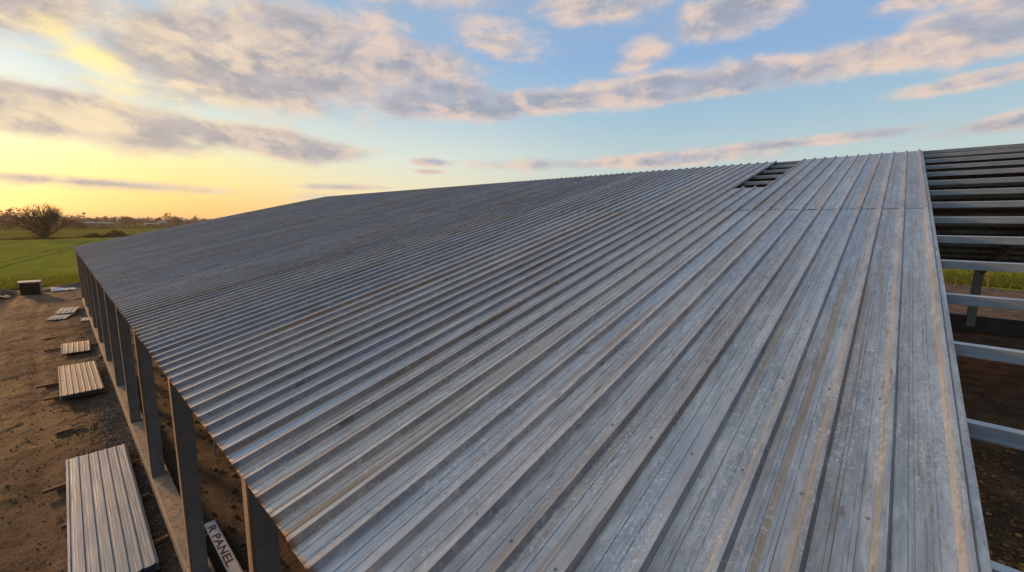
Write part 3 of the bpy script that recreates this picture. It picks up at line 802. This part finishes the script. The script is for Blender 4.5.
# ------------------------------------------------------------------ sky
world = bpy.data.worlds.new('World'); scene.world = world; world.use_nodes = True
w = NT(world.node_tree); bg = world.node_tree.nodes['Background']
sky = w.new('ShaderNodeTexSky', sky_type='NISHITA'); sky.sun_disc = False
sky.sun_elevation = R(SUN_EL); sky.sun_rotation = R(SUN_AZ); sky.altitude = 50; sky.air_density = 1.0; sky.dust_density = 1.2; sky.ozone_density = 1.6
dirn = w.vm('NORMALIZE', w.new('ShaderNodeTexCoord').outputs['Generated'])
sp = w.new('ShaderNodeSeparateXYZ'); w.put(sp.inputs[0], dirn); dx, dy, dz = sp.outputs
AZ = w.m('MULTIPLY', w.m('ARCTAN2', dx, dy), 57.29578); EL = w.m('MULTIPLY', w.m('ARCSINE', dz), 57.29578)
cb = w.new('ShaderNodeCombineXYZ'); w.put(cb.inputs[0], AZ); w.put(cb.inputs[1], EL); ae = cb.outputs[0]
inv = w.m('DIVIDE', 1., w.m('ADD', w.m('MAXIMUM', dz, 0.), .10))
cl = w.new('ShaderNodeCombineXYZ'); w.put(cl.inputs[0], w.m('MULTIPLY', dx, inv)); w.put(cl.inputs[1], w.m('MULTIPLY', dy, inv)); cp = cl.outputs[0]
# cloud banks: (azimuth, elevation, half width, half height, tilt, weight)
BANKS = [(22,17.5,25,6.6,4,1.5), (0,9.2,16,3.0,-3,1.6), (16,9.2,17,2.1,-4,1.4), (-2,18.5,10,4.4,0,1.5), (37,15.5,12,3.0,6,1.3), (46,22.,9,2.6,-8,.9), (50,15.6,20,2.3,3,1.4), (66,16.8,12,1.9,0,1.35), (63,20.,4,2.2,10,.8),
         (81,16.9,15,2.2,-1,1.35), (96,17.4,11,3.2,2,1.35), (74,23.2,8,2.6,0,1.1), (59,25.5,9,2.4,0,1.), (93,21.,8,1.8,3,1.1), (94,13.2,9,1.0,4,1.1), (98,9.6,7,.9,4,1.0), (37,8.0,3.6,.7,0,1.2), (36.5,6.8,2.8,.4,0,1.0),
         (62,8.2,20,1.0,1,.95), (82,9.4,14,.7,2,.8), (4,3.4,19,.75,-1,.7), (26,4.4,10,.4,1,.5), (-30,14,22,6,0,1.2), (34,28,16,3,0,.9)]
mask = None
for a_, e_, hw, hh, tl, wt in BANKS:
    q = w.mapping(ae, loc=(a_, e_, 0), rot=(0, 0, R(tl)), sc=(hw, hh, 1), typ='TEXTURE')
    v = w.m('SUBTRACT', wt, w.m('MULTIPLY', w.vm('LENGTH', q, out=1), wt))
    mask = v if mask is None else w.m('SMOOTH_MAX', mask, v, .15)
mask = w.m('MAXIMUM', mask, w.sm(EL, 28., 50., -.8, -.1))
wv = w.mapping(dirn, sc=(1, 1, 2.1))
wq = w.new('ShaderNodeTexNoise'); w.put(wq.inputs['Vector'], wv); wq.inputs['Scale'].default_value = 5.; wq.inputs['Detail'].default_value = 3
wv = w.vm('ADD', wv, w.vm('MULTIPLY', w.vm('SUBTRACT', wq.outputs['Color'], (.5,.5,.5)), (.09,.09,.05)))
def dens(p):
    n1 = w.noise(p, 6.0, 11, .60, .15); n2 = w.noise(p, 2.6, 3, .5)
    return w.m('ADD', w.m('MULTIPLY', w.m('SUBTRACT', n1, .5), 3.0), w.m('MULTIPLY', w.m('SUBTRACT', n2, .5), 1.2))
nz = dens(wv)
SD = Vector((math.sin(R(SUN_AZ)), math.cos(R(SUN_AZ)), 0))
nz2 = dens(w.vm('ADD', wv, (SD.x*.035, SD.y*.035, -.022)))
mk = w.m('MULTIPLY', mask, 1.35)
d = w.m('ADD', mk, nz); d2 = w.m('ADD', mk, nz2)
cover = w.sm(d, -.22, .80)
thick = w.sm(d, .25, 1.15)
lit = w.sm(w.m('SUBTRACT', d, d2), -.30, .40)
sdir = tuple(Vector((math.sin(R(SUN_AZ))*math.cos(R(SUN_EL)), math.cos(R(SUN_AZ))*math.cos(R(SUN_EL)), math.sin(R(SUN_EL)))))
sund = w.vm('DOT_PRODUCT', dirn, sdir, out=1)
ang = w.m('MULTIPLY', w.m('ARCCOSINE', sund), 57.29578)
ns = w.sm(ang, 46., 10.)
edge_c = w.mix(ns, (.80,.62,.52), (1.0,.80,.52))
body_c = w.mix(w.sm(ang, 60., 12.), (.345,.375,.46), (.47,.41,.39))
inner = w.noise(w.mapping(wv, loc=(3.1, 1.7, 5.)), 9., 9, .60, .3)
shade = w.m('ADD', w.m('MULTIPLY', thick, .55), w.m('MULTIPLY', w.m('SUBTRACT', inner, .5), 1.9))
shade = w.m('ADD', shade, w.m('SUBTRACT', .62, w.m('MULTIPLY', lit, .95)), clamp=True)
body_v = w.mix(w.sm(w.noise(w.mapping(wv, loc=(7., 2., 1.)), 14., 6, .6), .35, .65), body_c, w.vm('MULTIPLY', body_c, (1.28, 1.24, 1.2)))
cc = w.mix(shade, edge_c, body_v)
# the bright breach in the cloud near the sun
br = w.mapping(ae, loc=(4.2, 14.2, 0), rot=(0, 0, R(-38)), sc=(4.6, 1.7, 1), typ='TEXTURE')
brm = w.sm(w.m('ADD', w.vm('LENGTH', br, out=1), w.m('MULTIPLY', nz, -.55)), 1.35, .2)
cc = w.mix(w.m('MULTIPLY', brm, .95), cc, (1.25,.98,.36))
skyc = sky.outputs[0]
SKY_STR = .12
E01 = w.m('DIVIDE', w.m('MAXIMUM', EL, 0), 40.)
vA = w.ramp(E01, [(0,(.64,.66,.60)),(.2,(.58,.70,.70)),(.32,(.42,.61,.73)),(.5,(.29,.48,.77)),(.8,(.38,.46,.60)),(1,(.58,.63,.70))])
vB = w.ramp(E01, [(0,(1,.50,.15)),(.05,(1,.60,.19)),(.10,(1,.77,.26)),(.17,(.96,.88,.42)),(.25,(.80,.84,.68)),(.34,(.62,.76,.78)),(.5,(.42,.62,.80)),(.8,(.38,.46,.60)),(1,(.58,.63,.70))])
vM = w.ramp(E01, [(0,(1,.66,.34)),(.1,(.96,.82,.52)),(.2,(.82,.86,.73)),(.34,(.55,.70,.78)),(.5,(.33,.53,.78)),(.8,(.38,.46,.60)),(1,(.58,.63,.70))])
hz = w.mix(w.sm(ang, 80., 45.), vA, w.mix(w.sm(ang, 46., 20.), vM, vB))
cs = w.vm('MULTIPLY', cc, (1/SKY_STR,)*3); hs = w.vm('MULTIPLY', hz, (1/SKY_STR,)*3)
c = w.mix(.85, skyc, hs)
c = w.mix(w.m('MULTIPLY', cover, w.sm(EL, -1., 2.5, .35, .95)), c, cs)
c = w.mix(w.sm(dy, -.13, -.42, 0., .96), c, (.07/SKY_STR,.095/SKY_STR,.15/SKY_STR))      # the side away from the sunset is dusky
below = w.sm(dz, 0., -.03); c = w.mix(below, c, (1.2,.9,.6))
w.put(bg.inputs['Color'], c); bg.inputs['Strength'].default_value = SKY_STR

# evening air over the fields
hm = bpy.data.materials.new('evening_haze'); hm.use_nodes = True; hm.node_tree.nodes.remove(hm.node_tree.nodes['Principled BSDF'])
pv = hm.node_tree.nodes.new('ShaderNodeVolumePrincipled'); pv.inputs['Color'].default_value = (.95,.93,.90,1); pv.inputs['Density'].default_value = .00020; pv.inputs['Anisotropy'].default_value = .3
hm.node_tree.links.new(pv.outputs[0], hm.node_tree.nodes['Material Output'].inputs['Volume'])
b = MB(); b.box(-5200, 5200, -5200, 6200, ZG-1.2, 14); tag(b.build('haze', hm), kind='stuff')

sun = bpy.data.lights.new('sun', 'SUN'); sun.energy = 3.1; sun.angle = R(4.); sun.color = (1., .52, .19)
so = bpy.data.objects.new('sun', sun); col.objects.link(so)
dv = Vector((math.sin(R(SUN_AZ))*math.cos(R(SUN_EL)), math.cos(R(SUN_AZ))*math.cos(R(SUN_EL)), math.sin(R(SUN_EL))))
so.rotation_euler = dv.to_track_quat('Z', 'Y').to_euler(); so.location = dv*60

# ------------------------------------------------------------------ camera
cam = bpy.data.cameras.new('camera'); co = bpy.data.objects.new('camera', cam); col.objects.link(co)
cam.sensor_width = 36; cam.lens = 36*412.04/1024; cam.clip_start = .05; cam.clip_end = 9000
yaw, pitch, roll = R(47.93), R(-8.43), R(.825)
fw = Vector((math.sin(yaw)*math.cos(pitch), math.cos(yaw)*math.cos(pitch), math.sin(pitch)))
rt = Vector((math.cos(yaw), -math.sin(yaw), 0)); up = rt.cross(fw)
r2 = rt*math.cos(roll)+up*math.sin(roll); u2 = up*math.cos(roll)-rt*math.sin(roll)
co.matrix_world = Matrix(((r2.x, u2.x, -fw.x, 0), (r2.y, u2.y, -fw.y, 0), (r2.z, u2.z, -fw.z, 0), (0, 0, 0, 1)))
scene.camera = co
vs = scene.view_settings; vs.view_transform = 'Standard'; vs.look = 'None'; vs.exposure = 0.; vs.gamma = 1; vs.use_curve_mapping = False
